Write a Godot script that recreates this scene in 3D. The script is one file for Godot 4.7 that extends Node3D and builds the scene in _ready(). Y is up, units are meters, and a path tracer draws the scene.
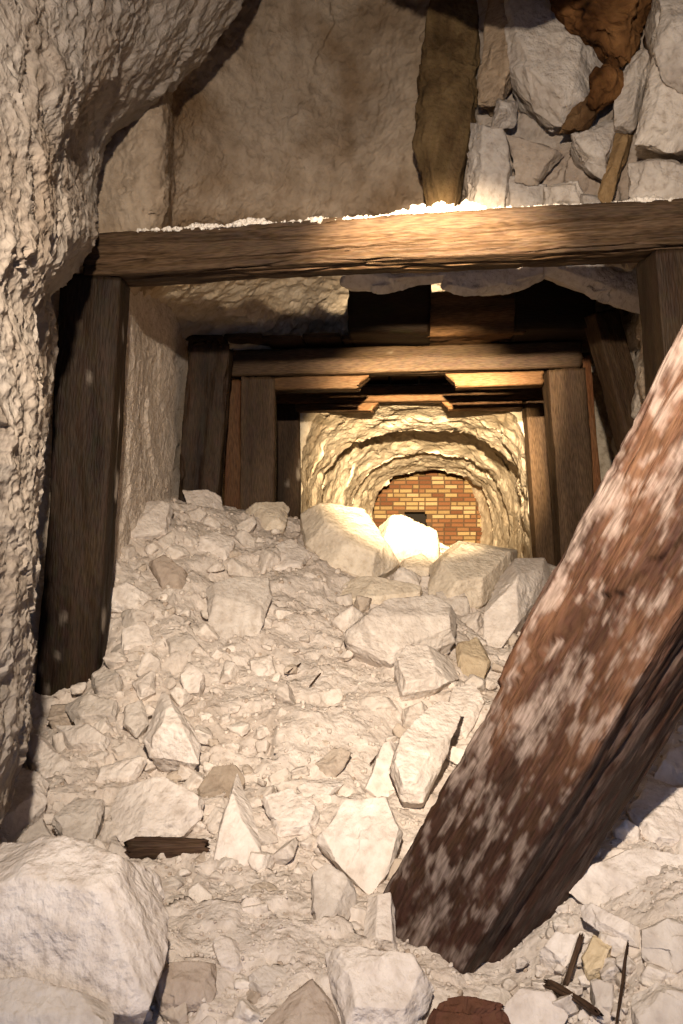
extends Node3D
# A collapsed chalk mine heading: timber sets, a rubble slope, a fallen prop and a bricked-up tunnel end.

const F := 900.0            # focal length in pixels of the 683 x 1024 frame
const EYE := 1.6            # height of the lens above y = 0

var n_low := FastNoiseLite.new()
var n_mid := FastNoiseLite.new()
var n_fine := FastNoiseLite.new()
var n_cell := FastNoiseLite.new()
var n_ridge := FastNoiseLite.new()
var rng := RandomNumberGenerator.new()
var M := {}
var spheres := {}
var used := {}
var outlines := []

# ---------------------------------------------------------------- basics
func P(px: float, py: float, d: float) -> Vector3:
	return Vector3((px - 341.5) / F * d, EYE - (py - 512.0) / F * d, -d)

func numbered(called: String) -> String:
	if not used.has(called):
		used[called] = 0
		return called
	used[called] += 1
	return "%s_%03d" % [called, used[called]]

func tag(o: Node, label: String, category: String, group := "", kind := "") -> void:
	if label: o.set_meta("label", label)
	if category: o.set_meta("category", category)
	if group: o.set_meta("group", group)
	if kind: o.set_meta("kind", kind)

func put(called: String, mesh: Mesh, mat: Material, at := Vector3.ZERO, parent: Node = null) -> MeshInstance3D:
	var o := MeshInstance3D.new()
	o.mesh = mesh
	o.material_override = mat
	if parent == null:
		o.name = numbered(called)
		add_child(o, true)
	else:
		o.name = called
		parent.add_child(o, true)
	o.position = at
	o.cast_shadow = GeometryInstance3D.SHADOW_CASTING_SETTING_ON
	return o

func make_mesh(v: PackedVector3Array, idx: PackedInt32Array, col: PackedColorArray, uv := PackedVector2Array()) -> ArrayMesh:
	var n := PackedVector3Array()
	n.resize(v.size())
	for i in range(0, idx.size(), 3):
		var a := idx[i]
		var b := idx[i + 1]
		var c := idx[i + 2]
		var f := (v[c] - v[a]).cross(v[b] - v[a])
		n[a] += f
		n[b] += f
		n[c] += f
	for i in n.size():
		n[i] = n[i].normalized()
	var arr := []
	arr.resize(Mesh.ARRAY_MAX)
	arr[Mesh.ARRAY_VERTEX] = v
	arr[Mesh.ARRAY_NORMAL] = n
	arr[Mesh.ARRAY_INDEX] = idx
	if col.size() == v.size(): arr[Mesh.ARRAY_COLOR] = col
	if uv.size() == v.size(): arr[Mesh.ARRAY_TEX_UV] = uv
	var m := ArrayMesh.new()
	m.add_surface_from_arrays(Mesh.PRIMITIVE_TRIANGLES, arr)
	return m

# ---------------------------------------------------------------- noise
func noises() -> void:
	rng.seed = 4711
	for a in [[n_low, 11, 0.55, 3], [n_mid, 23, 2.4, 3], [n_fine, 37, 11.0, 3]]:
		a[0].seed = a[1]
		a[0].noise_type = FastNoiseLite.TYPE_SIMPLEX_SMOOTH
		a[0].frequency = a[2]
		a[0].fractal_type = FastNoiseLite.FRACTAL_FBM
		a[0].fractal_octaves = a[3]
	n_ridge.seed = 5
	n_ridge.noise_type = FastNoiseLite.TYPE_SIMPLEX_SMOOTH
	n_ridge.fractal_type = FastNoiseLite.FRACTAL_RIDGED
	n_ridge.fractal_octaves = 4
	n_ridge.frequency = 1.0
	n_cell.seed = 77
	n_cell.noise_type = FastNoiseLite.TYPE_CELLULAR
	n_cell.cellular_return_type = FastNoiseLite.RETURN_CELL_VALUE
	n_cell.cellular_distance_function = FastNoiseLite.DISTANCE_EUCLIDEAN
	n_cell.fractal_type = FastNoiseLite.FRACTAL_NONE
	n_cell.frequency = 1.0

func facet(p: Vector3, freq: float) -> float:   # broken rock: every cell is a plane of its own slant and offset
	var q := p * freq
	var c := n_cell.get_noise_3dv(q)
	var a := c * 37.0
	var b := c * 91.0
	var s := q.x * cos(a) + q.y * sin(a) * cos(b) + q.z * sin(b)
	var t := absf(fposmod(s * 0.55, 2.0) - 1.0)
	return c * 0.55 + (t - 0.5) * 0.9

# ---------------------------------------------------------------- curved patches of rock
func spline(a: Vector3, b: Vector3, c: Vector3, d: Vector3, t: float) -> Vector3:
	return b.cubic_interpolate(c, a, d, t)

func params(counts: Array) -> PackedFloat32Array:
	var out := PackedFloat32Array()
	for i in counts.size():
		for k in counts[i]:
			out.append(i + float(k) / counts[i])
	out.append(counts.size())
	return out

func along(row: PackedVector3Array, t: float) -> Vector3:
	var i := mini(int(t), row.size() - 2)
	return spline(row[maxi(i - 1, 0)], row[i], row[i + 1], row[mini(i + 2, row.size() - 1)], t - i)

# ctrl: rows of control points; us / vs: steps in each interval; shape(p) pushes along the normal; tint(p) gives the colour
func patch(ctrl: Array, us: Array, vs: Array, inside: Vector3, shape: Callable, tint: Callable) -> ArrayMesh:
	var U := params(us)
	var V := params(vs)
	var nu := U.size()
	var nv := V.size()
	var rows := []
	for r in ctrl:
		var line := PackedVector3Array()
		for u in U: line.append(along(r, u))
		rows.append(line)
	var v := PackedVector3Array()
	v.resize(nu * nv)
	for i in nu:
		var line := PackedVector3Array()
		for r in rows: line.append(r[i])
		for j in nv: v[j * nu + i] = along(line, V[j])
	var mid := (nv / 2) * nu + nu / 2
	var flip := 1.0 if (v[mid + nu] - v[mid]).cross(v[mid + 1] - v[mid]).dot(inside - v[mid]) > 0.0 else -1.0
	var w := PackedVector3Array()
	w.resize(nu * nv)
	var col := PackedColorArray()
	col.resize(nu * nv)
	for j in nv:
		for i in nu:
			var k := j * nu + i
			var du := v[j * nu + mini(i + 1, nu - 1)] - v[j * nu + maxi(i - 1, 0)]
			var dv := v[mini(j + 1, nv - 1) * nu + i] - v[maxi(j - 1, 0) * nu + i]
			var n := dv.cross(du).normalized() * flip
			var p := v[k]
			w[k] = p + n * float(shape.call(p))
			col[k] = tint.call(w[k])
	return make_mesh(w, grid_index(nu, nv, flip < 0.0), col)

func grid_index(nu: int, nv: int, flipped: bool) -> PackedInt32Array:
	var idx := PackedInt32Array()
	idx.resize((nu - 1) * (nv - 1) * 6)
	var k := 0
	for j in nv - 1:
		for i in nu - 1:
			var a := j * nu + i
			var b := a + 1
			var c := a + nu
			var d := c + 1
			var q := [a, c, b, b, c, d] if flipped else [a, b, c, b, d, c]
			for x in q:
				idx[k] = x
				k += 1
	return idx

# ---------------------------------------------------------------- boulders: half-spaces seen from a centre, roughened
func sphere(n: int) -> Array:       # [unit directions, indices] of a welded cube sphere
	if spheres.has(n): return spheres[n]
	var dirs := PackedVector3Array()
	var idx := PackedInt32Array()
	var seen := {}
	for f in 6:
		var a := Vector3.ZERO
		a[f / 2] = 1.0 if f % 2 == 0 else -1.0
		var b := Vector3(a.y, a.z, a.x)
		var c := a.cross(b)
		var at := []
		for j in n + 1:
			for i in n + 1:
				var s := tan((2.0 * i / n - 1.0) * PI / 4.0)
				var t := tan((2.0 * j / n - 1.0) * PI / 4.0)
				var d := (a + b * s + c * t)
				var key := Vector3i((d * 4096.0).round())
				if not seen.has(key):
					seen[key] = dirs.size()
					dirs.append(d.normalized())
				at.append(seen[key])
		for j in n:
			for i in n:
				var k := j * (n + 1) + i
				for x in [k, k + n + 1, k + 1, k + 1, k + n + 1, k + n + 2]:
					idx.append(at[x])
	spheres[n] = [dirs, idx]
	return spheres[n]

func rock_mesh(n: int, basis: Basis, planes: Array, rough: float, seed_at: Vector3, tint: Color, vary := 0.12, bumps := 1.0) -> ArrayMesh:
	# planes: Vector4(normal, distance) round the origin; basis: extents along which directions are spread
	var sp := sphere(n)
	var dirs: PackedVector3Array = sp[0]
	var v := PackedVector3Array()
	v.resize(dirs.size())
	var col := PackedColorArray()
	col.resize(dirs.size())
	var ns := PackedVector3Array()
	var ds := PackedFloat32Array()
	for p in planes:
		ns.append(Vector3(p.x, p.y, p.z))
		ds.append(p.w)
	for i in dirs.size():
		var d := (basis * dirs[i]).normalized()
		var r := 10.0
		for k in ns.size():
			var c := ns[k].dot(d)
			if c > 0.02: r = minf(r, ds[k] / c)
		var p := d * r
		var q := p + seed_at
		var h := rough * (n_mid.get_noise_3dv(q * 2.2) * 1.2 + n_fine.get_noise_3dv(q * 1.3) * 0.55 + facet(q, 9.0 * bumps) * 0.55)
		v[i] = p + d * h
		var t := 1.0 + vary * (n_mid.get_noise_3dv(q * 1.7) * 1.4 + n_fine.get_noise_3dv(q * 2.0) * 0.5)
		col[i] = Color(tint.r * t, tint.g * t * (0.9 + 0.1 * t), tint.b * t * (0.85 + 0.15 * t), 1.0)
	return make_mesh(v, sp[1], col)

func random_planes(r: float, squash: Vector3, count: int) -> Array:
	var out := []
	for k in count:
		var n := Vector3(rng.randfn(), rng.randfn(), rng.randfn()).normalized()
		var s := (n * squash).length()
		out.append(Vector4(n.x, n.y, n.z, r * s * rng.randf_range(0.62, 1.0)))
	for n in [Vector3.RIGHT, Vector3.LEFT, Vector3.UP, Vector3.DOWN, Vector3.BACK, Vector3.FORWARD]:
		out.append(Vector4(n.x, n.y, n.z, r * (n * squash).length() * rng.randf_range(0.8, 1.1)))
	return out

# a block whose widest section is the given ring of points (world), front towards "facing"
func block_from_ring(ring: PackedVector3Array, facing: Vector3, front: float, back: float, seed_no: int, tint: Color, rough: float, lean: Vector3, n: int, vary := 0.12, soft := Vector2(12, 42)) -> Array:
	var r := RandomNumberGenerator.new()
	r.seed = seed_no
	var c := Vector3.ZERO
	for p in ring: c += p
	c /= ring.size()
	var nn := Vector3.ZERO
	for i in ring.size():
		nn += (ring[i] - c).cross(ring[(i + 1) % ring.size()] - c)
	nn = nn.normalized()
	var turn := 1.0
	if nn.dot(facing) < 0.0:
		nn = -nn
		turn = -1.0
	var planes := []
	var size := 0.0
	for p in ring: size = maxf(size, (p - c).length())
	for i in ring.size():
		var e := (ring[(i + 1) % ring.size()] - ring[i]).normalized()
		var m := e.cross(nn).normalized() * turn
		var d0 := (ring[i] - c).dot(m)
		if d0 < 0.004: continue
		var b := deg_to_rad(r.randf_range(soft.x, soft.y))
		var f := (m * cos(b) + nn * sin(b)).normalized()
		planes.append(Vector4(f.x, f.y, f.z, maxf((ring[i] - c).dot(f), size * 0.12)))
		b = deg_to_rad(r.randf_range(5, 25))
		f = (m * cos(b) - nn * sin(b)).normalized()
		planes.append(Vector4(f.x, f.y, f.z, maxf((ring[i] - c).dot(f), size * 0.12)))
	var tilt := (nn + lean + Vector3(r.randfn(), r.randfn(), r.randfn()) * 0.10).normalized()
	planes.append(Vector4(tilt.x, tilt.y, tilt.z, front))
	tilt = (nn + Vector3(r.randfn(), r.randfn(), r.randfn()) * 0.35).normalized()
	planes.append(Vector4(tilt.x, tilt.y, tilt.z, front * 1.12))
	planes.append(Vector4(-nn.x, -nn.y, -nn.z, back))
	var x := (ring[0] - c).normalized()
	x = (x - nn * x.dot(nn)).normalized()
	# spread directions by the block's own extents
	var ex := 0.0
	var ey := 0.0
	var y := nn.cross(x)
	for p in ring:
		ex = maxf(ex, absf((p - c).dot(x)))
		ey = maxf(ey, absf((p - c).dot(y)))
	var basis := Basis(x * ex, y * ey, nn * maxf(front, size * 0.3))
	return [c, rock_mesh(n, basis, planes, rough, c * 3.1 + Vector3(seed_no, 0, 0) * 0.37, tint, vary)]

# ---------------------------------------------------------------- the rubble slope
const SLOPE := [[-3.0, -1.5], [0.8, -1.36], [1.6, -1.24], [2.0, -1.15], [2.6, -1.06], [3.2, -0.94], [3.7, -0.77], [4.4, -0.55], [5.0, -0.35], [5.6, -0.19], [6.2, -0.13], [6.9, -0.28], [7.6, -0.6], [8.6, -1.05], [20.0, -1.2]]

func ground(x: float, d: float) -> float:
	var y := -1.2
	for i in SLOPE.size() - 1:
		var a = SLOPE[i]
		var b = SLOPE[i + 1]
		if d <= b[0]:
			y = lerpf(a[1], b[1], clampf((d - a[0]) / (b[0] - a[0]), 0, 1))
			break
	var tilt := smoothstep(3.0, 5.6, d) * (1.0 - smoothstep(6.6, 8.0, d))
	y -= 0.19 * tilt * clampf(x - 0.1, -1.6, 1.6)
	y += 0.10 * smoothstep(-0.95, -1.5, x) * smoothstep(4.2, 5.0, d) - 0.13 * smoothstep(-0.92, -1.25, x) * smoothstep(2.8, 3.5, d) * (1.0 - smoothstep(4.0, 4.6, d))
	y += 0.22 * smoothstep(0.30, 0.85, x) * smoothstep(1.2, 1.9, d) * (1.0 - smoothstep(3.0, 4.0, d))
	return EYE + y

func ground_rough(x: float, d: float) -> float:
	var q := Vector3(x, 0.0, d)
	var far := smoothstep(1.0, 1.9, d)
	var h := n_mid.get_noise_3dv(q * 0.8) * 0.05
	h += facet(q + Vector3(0, n_mid.get_noise_3dv(q) * 0.2, 0), 3.2) * 0.030
	h += facet(q, 9.0) * 0.015 + n_fine.get_noise_3dv(q * 1.6) * 0.009 + n_fine.get_noise_3dv(q * 5.0) * 0.004
	return ground(x, d) + h * (0.35 + 0.65 * far)

func ground_depth(px: float, py: float) -> float:
	var d := 1.3
	while d < 7.5:
		var p := P(px, py, d)
		if p.y < ground(p.x, d): return d
		d += 0.02
	return 6.0

func rubble_stone(called: String, label: String, outline: Array, tint: Color, high := 0.5, group := "", shift := 0.0, rough := 0.008) -> MeshInstance3D:
	var cx := 0.0
	var cy := 0.0
	var k := outline.size() / 2
	for i in k:
		cx += outline[2 * i] / float(k)
		cy += outline[2 * i + 1] / float(k)
	var dc := ground_depth(cx, cy)
	var ds := []
	var s := 0.0
	for i in k:
		var g := ground_depth(outline[2 * i], outline[2 * i + 1])
		var d := lerpf(dc, g, 0.6)
		ds.append(d)
		s = maxf(s, d - g)
	s = minf(s, 0.16)
	var ring := PackedVector3Array()
	var span := 0.0
	for i in k:
		ring.append(P(outline[2 * i], outline[2 * i + 1], ds[i] - s - 0.012 + shift))
		span = maxf(span, Vector2(outline[2 * i] - cx, outline[2 * i + 1] - cy).length())
	var size := span * dc / F
	var n := 44 if span > 45 else 30 if span > 24 else 18 if span > 12 else 12
	var made := block_from_ring(ring, Vector3(0, 0.3, 1), size * high * 0.5, size * 0.6 + s, int(cx * 7 + cy * 13), tint, rough, Vector3(0, 0.25, 0.1), n)
	var o := put(called, made[1], M.chalk, made[0])
	tag(o, label, "rock", group)
	return o

# ---------------------------------------------------------------- timbers
# from A to B, w across "side", h the other way; tint(t, s, p) gives the colour, t along 0..1, s round 0..4
func timber(A: Vector3, B: Vector3, w: float, h: float, side: Vector3, tint: Callable, opt := {}) -> ArrayMesh:
	var L := (B - A).length()
	var z := (B - A) / L
	var x := (side - z * side.dot(z)).normalized()
	var y := z.cross(x)
	var step: float = opt.get("step", 0.02)
	var ns := maxi(6, int(L / step))
	var per: int = opt.get("per", 10)
	var rough: float = opt.get("rough", 0.006)
	var rr: float = opt.get("round", 0.012)
	var cuts: Vector2 = opt.get("cut", Vector2.ZERO)      # ends slanted along y: start, end
	var cutx: float = opt.get("cutx", 0.0)
	var split: float = opt.get("split", 0.0)
	var peel: float = opt.get("peel", 0.0)
	var ragged: float = opt.get("ragged", 0.006)
	var taper: float = opt.get("taper", 1.0)
	var bow: float = opt.get("bow", 0.008)
	var crack: float = opt.get("crack", 0.012)
	var seed_at := Vector3(A.x * 7.3 + A.y * 3.1, B.x * 5.7, A.z * 4.9 + float(opt.get("seed", 0)) * 3.7)
	var ring := []
	for sd in 4:
		for i in per:
			var f := float(i) / per
			var a: Vector2 = [Vector2(-1, -1), Vector2(1, -1), Vector2(1, 1), Vector2(-1, 1)][sd]
			var b: Vector2 = [Vector2(1, -1), Vector2(1, 1), Vector2(-1, 1), Vector2(-1, -1)][sd]
			ring.append([a.lerp(b, f), sd + f])
	var m := ring.size()
	var v := PackedVector3Array()
	var col := PackedColorArray()
	var uv := PackedVector2Array()
	var caps := 3
	for j in range(-caps, ns + 1 + caps):
		var t := clampf(float(j) / ns, 0, 1)
		var shrink := 1.0
		if j < 0: shrink = 1.0 - float(-j) / caps
		if j > ns: shrink = 1.0 - float(j - ns) / caps
		var inset := 0.0 if shrink == 1.0 else 0.004
		for k in m + 1:
			var e: Vector2 = ring[k % m][0]
			var s: float = ring[k % m][1]
			var q := Vector2(e.x * w / 2, e.y * h / 2) * lerpf(1.0, taper, t)
			# rounded corners
			var cx := maxf(absf(q.x) - (w / 2 - rr), 0.0)
			var cy := maxf(absf(q.y) - (h / 2 - rr), 0.0)
			if cx > 0.0 and cy > 0.0:
				var l := Vector2(cx, cy).length()
				if l > rr:
					q.x -= signf(q.x) * (cx - cx / l * rr)
					q.y -= signf(q.y) * (cy - cy / l * rr)
			var at := Vector3(q.x, q.y, t * L)
			var nq := Vector3(at.x, at.y, at.z * 0.14) + seed_at
			var hh := n_mid.get_noise_3dv(nq * 1.6) * rough * 1.3 + n_fine.get_noise_3dv(nq * 1.5) * rough * 0.8
			var g := n_ridge.get_noise_3dv(Vector3(at.x * 9.0, at.y * 9.0, at.z * 0.75) + seed_at)
			if g > 0.45: hh -= crack * (g - 0.45) * 2.0
			var corner := (absf(e.x) * absf(e.y))
			if corner > 0.7:
				hh -= maxf(0.0, n_fine.get_noise_3dv(Vector3(at.x * .5, at.y * .5, at.z * 0.9) + seed_at)) * rough * 1.1 * (corner - 0.7) / 0.3
			if split > 0.0 and e.x > 0.9:      # long drying cracks low on the front face
				for cr in [[0.42, 1.0, 0.9], [0.62, 2.2, 0.75], [0.1, 3.7, 0.35]]:
					var off: float = e.y - cr[0] - 0.22 * n_mid.get_noise_1d(t * L * 0.35 + cr[1] * 9.0) - 0.05 * n_fine.get_noise_1d(t * L * 0.6 + cr[1])
					hh -= split * cr[2] * exp(-off * off / 0.003) * smoothstep(-0.25, 0.15, n_mid.get_noise_1d(t * L * 0.4 + cr[1] * 5.0))
			if peel > 0.0:     # the outer layer has broken away below a ragged edge
				var lim := peel + 0.30 * clampf(e.x * 0.5 + 0.45, 0.0, 1.0) + 0.05 * n_fine.get_noise_3dv(at * Vector3(0.6, 0.6, 0.4) + seed_at)
				hh += 0.014 * smoothstep(lim - 0.004, lim + 0.004, t) - 0.006
			var out := Vector2(q.x, q.y).normalized()
			q += out * hh
			q *= shrink
			var zz := t * L
			if t == 0.0: zz += q.x / (w / 2) * cutx + q.y / (h / 2) * cuts.x + ragged * n_fine.get_noise_2d(q.x * 20 + seed_at.x, q.y * 20) * 2.0 - inset
			if t == 1.0: zz += q.y / (h / 2) * cuts.y + ragged * n_fine.get_noise_2d(q.x * 20 + seed_at.z, q.y * 20 + 9.0) * 2.0 + inset
			var bend := sin(t * PI) * bow
			var p := x * (q.x + bend) + y * (q.y + n_low.get_noise_1d(t * L + seed_at.x) * bow) + z * (zz)
			v.append(p)
			uv.append(Vector2(t * L + seed_at.x, (float(k) / m) * 2.0 * (w + h) + seed_at.y))
			col.append(tint.call(t, s, Vector3(at.x, at.y, at.z) + seed_at))
	var nv := ns + 1 + 2 * caps
	return make_mesh(v, grid_index(m + 1, nv, true), col, uv)

func wood_tint(a: Color, b: Color, dust := 0.0) -> Callable:
	return func(_t: float, _s: float, p: Vector3) -> Color:
		var q := Vector3(p.x * 3.0, p.y * 3.0, p.z * 0.4)
		var c := a.lerp(b, clampf(0.5 + n_mid.get_noise_3dv(q) * 0.9, 0, 1))
		if dust > 0.0:
			var g := n_fine.get_noise_3dv(p * Vector3(0.5, 0.5, 0.22)) * 0.7 + n_mid.get_noise_3dv(p) * 0.5
			c = c.lerp(Color(0.5, 0.43, 0.36), smoothstep(0.42 - dust, 0.62 - dust * 0.6, g) * 0.7)
		return c

func beam(called: String, label: String, A: Vector3, B: Vector3, w: float, h: float, side: Vector3, tint: Callable, opt := {}, category := "timber", group := "") -> MeshInstance3D:
	var o := put(called, timber(A, B, w, h, side, tint, opt), opt.get("mat", M.wood), A)
	tag(o, label, category, group)
	return o

# ---------------------------------------------------------------- materials
func noise_tex(seed_no: int, freq: float, size: int, stops: Array, octaves := 4, ridged := false) -> NoiseTexture2D:
	var n := FastNoiseLite.new()
	n.seed = seed_no
	n.frequency = freq
	n.noise_type = FastNoiseLite.TYPE_SIMPLEX_SMOOTH
	n.fractal_type = FastNoiseLite.FRACTAL_RIDGED if ridged else FastNoiseLite.FRACTAL_FBM
	n.fractal_octaves = octaves
	var t := NoiseTexture2D.new()
	t.width = size
	t.height = size
	t.seamless = true
	t.noise = n
	if stops:
		var g := Gradient.new()
		var off := PackedFloat32Array()
		var cs := PackedColorArray()
		for s in stops:
			off.append(s[0])
			cs.append(s[1])
		g.offsets = off
		g.colors = cs
		t.color_ramp = g
	return t

func materials() -> void:
	var c := StandardMaterial3D.new()
	c.resource_name = "chalk"
	c.vertex_color_use_as_albedo = true
	c.albedo_texture = noise_tex(3, 0.012, 1024, [[0.0, Color(0.80, 0.77, 0.74)], [0.42, Color(0.95, 0.94, 0.93)], [1.0, Color(1, 1, 1)]], 6)
	c.uv1_triplanar = true
	c.uv1_world_triplanar = true
	c.uv1_scale = Vector3(1.6, 1.6, 1.6)
	c.roughness = 0.95
	c.metallic_specular = 0.25
	c.heightmap_enabled = true
	c.heightmap_texture = noise_tex(8, 0.02, 1024, [], 6)
	c.heightmap_scale = 0.8
	M.chalk = c
	var r: StandardMaterial3D = c.duplicate()
	r.resource_name = "rough_chalk"
	r.heightmap_texture = noise_tex(18, 0.010, 1024, [], 6, true)
	r.heightmap_scale = 1.2
	r.uv1_scale = Vector3(0.9, 0.9, 0.9)
	M.rough = r
	var w := StandardMaterial3D.new()
	w.resource_name = "old_timber"
	w.vertex_color_use_as_albedo = true
	w.albedo_texture = noise_tex(31, 0.02, 1024, [[0.0, Color(0.62, 0.60, 0.58)], [0.5, Color(0.85, 0.84, 0.83)], [1.0, Color(1, 1, 1)]], 6)
	w.uv1_scale = Vector3(0.6, 4.5, 1.0)
	w.roughness = 0.62
	w.metallic_specular = 0.25
	w.heightmap_enabled = true
	w.heightmap_texture = noise_tex(32, 0.02, 1024, [], 5)
	w.heightmap_scale = 0.25
	M.wood = w
	var b: StandardMaterial3D = c.duplicate()
	b.resource_name = "fired_clay"
	b.uv1_scale = Vector3(4, 4, 4)
	b.heightmap_scale = 0.4
	M.brick = b
	var k := StandardMaterial3D.new()
	k.resource_name = "painted_steel"
	k.albedo_color = Color(0.12, 0.12, 0.13)
	k.roughness = 0.5
	M.steel = k
	var l := StandardMaterial3D.new()
	l.resource_name = "lamp_glass"
	l.albedo_color = Color(1, 0.95, 0.85)
	l.emission_enabled = true
	l.emission = Color(1.0, 0.86, 0.66)
	l.emission_energy_multiplier = 6.0
	M.glow = l

# ---------------------------------------------------------------- camera, lamp and daylight from the entrance
const LAMP := Vector3(-0.05, 2.57, -0.02)
const HAND_LAMP := Vector3(0.08, 2.27, 0.02)

func lights() -> void:
	var cam := Camera3D.new()
	cam.name = "camera"
	cam.fov = rad_to_deg(2.0 * atan(512.0 / F))
	cam.near = 0.05
	cam.far = 60.0
	cam.position = Vector3(0, EYE, 0)
	add_child(cam)
	cam.current = true
	var e := Environment.new()
	e.background_mode = Environment.BG_COLOR
	e.background_color = Color(0.34, 0.43, 0.60)
	e.background_energy_multiplier = 4.0
	e.tonemap_mode = Environment.TONE_MAPPER_LINEAR
	e.tonemap_exposure = 1.0
	e.sdfgi_enabled = true
	e.ssao_enabled = true
	e.ssil_enabled = true
	var we := WorldEnvironment.new()
	we.name = "daylight_at_the_entrance"
	we.environment = e
	add_child(we)
	# hand lamp beam, work lamp halo and spill; flood added to lift slope brightness
	for s in [["hand_lamp_beam", 8.6, 760.0, HAND_LAMP, Vector3(1.02, 1.76, -12.0), Color(1.0, 0.885, 0.70)],
			["lamp_halo", 9.5, 240.0, LAMP, Vector3(0.40, 2.54, -3.85), Color(1.0, 0.895, 0.75)],
			["slope_fill_flood", 29.0, 19.5, LAMP, Vector3(0.32, 1.22, -5.2), Color(1.0, 0.92, 0.82)],
			["lamp_spill", 54.0, 16.0, LAMP, Vector3(0.55, 1.35, -5.0), Color(1.0, 0.935, 0.86)]]:
		var l := SpotLight3D.new()
		l.name = s[0]
		l.light_color = s[5]
		l.light_energy = s[2]
		l.spot_angle = s[1]
		l.spot_angle_attenuation = 1.0
		l.spot_range = 40.0
		l.spot_attenuation = 2.0
		l.light_size = 0.035
		l.shadow_enabled = true
		add_child(l)
		l.look_at_from_position(s[3], s[4])

func lamp() -> void:
	for k in [["work_lamp", LAMP, "black work lamp on a slim stand behind the camera", 1.0], ["hand_lamp", HAND_LAMP, "small black hand lamp on a low stand behind the camera", 0.55]]:
		var o := Node3D.new()
		o.name = numbered(k[0])
		add_child(o, true)
		o.position = k[1]
		tag(o, k[2], "lamp")
		var z: float = k[3]
		var st := CylinderMesh.new()
		st.top_radius = 0.09 * z
		st.bottom_radius = 0.05 * z
		st.height = 0.12 * z
		st.cap_top = false
		var h := put("housing", st, M.steel, Vector3(0, 0, 0.07), o)
		h.rotation.x = -PI / 2
		var g := CylinderMesh.new()
		g.top_radius = 0.06 * z
		g.bottom_radius = 0.06 * z
		g.height = 0.01
		var f := put("lamp_glass", g, M.glow, Vector3(0, 0, 0.045), o)
		f.rotation.x = -PI / 2
		var p := CylinderMesh.new()
		p.top_radius = 0.012
		p.bottom_radius = 0.012
		p.height = k[1].y - 0.2
		put("pole", p, M.steel, Vector3(0, -p.height / 2 - 0.02, 0.15), o)

# ---------------------------------------------------------------- rock shell of the heading
func chalk_tint(base: Color, stain: Color, amount: float, freq := 0.9, veins := 0.5) -> Callable:
	return func(p: Vector3) -> Color:
		var s := clampf(n_mid.get_noise_3dv(p * freq * 0.5) * 1.3 + n_low.get_noise_3dv(p * 1.7) * 0.6 + amount, 0.0, 1.0)
		var c := base.lerp(stain, s)
		var g := n_ridge.get_noise_3dv(Vector3(p.x * 1.8, p.y * 0.7, p.z * 1.8))
		c = c.lerp(stain, clampf((g - 0.3) * veins, 0.0, 0.6))
		var t := 1.0 + 0.14 * n_fine.get_noise_3dv(p * 0.9) + 0.10 * n_mid.get_noise_3dv(p * 2.0)
		return Color(c.r * t, c.g * t, c.b * t, 1.0)

func rugged(low: float, fac: float, freq: float, ridge: float, fine: float, stretch := Vector3.ONE) -> Callable:
	return func(p: Vector3) -> float:
		var q := p * stretch
		var wq := q + Vector3(n_mid.get_noise_3dv(p), n_mid.get_noise_3dv(p + Vector3(9, 0, 0)), n_mid.get_noise_3dv(p + Vector3(0, 9, 0))) * 0.10 + Vector3(n_fine.get_noise_3dv(p * 1.3), n_fine.get_noise_3dv(p * 1.3 + Vector3(5, 0, 0)), 0) * 0.03
		return n_low.get_noise_3dv(p * 1.6) * low + facet(wq, freq) * fac + facet(wq, freq * 2.9) * fac * 0.24 + n_ridge.get_noise_3dv(wq * 2.2) * ridge + n_fine.get_noise_3dv(p) * fine + n_fine.get_noise_3dv(p * 3.3) * fine * 0.45

func wall(called: String, rows: Array, us: Array, vs: Array, inside: Vector3, shape: Callable, tint: Callable, mat: Material) -> MeshInstance3D:
	var ctrl := []
	for r in rows:
		ctrl.append(PackedVector3Array(r))
	var o := put(called, patch(ctrl, us, vs, inside, shape, tint), mat)
	o.set_meta("kind", "structure")
	return o

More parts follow.
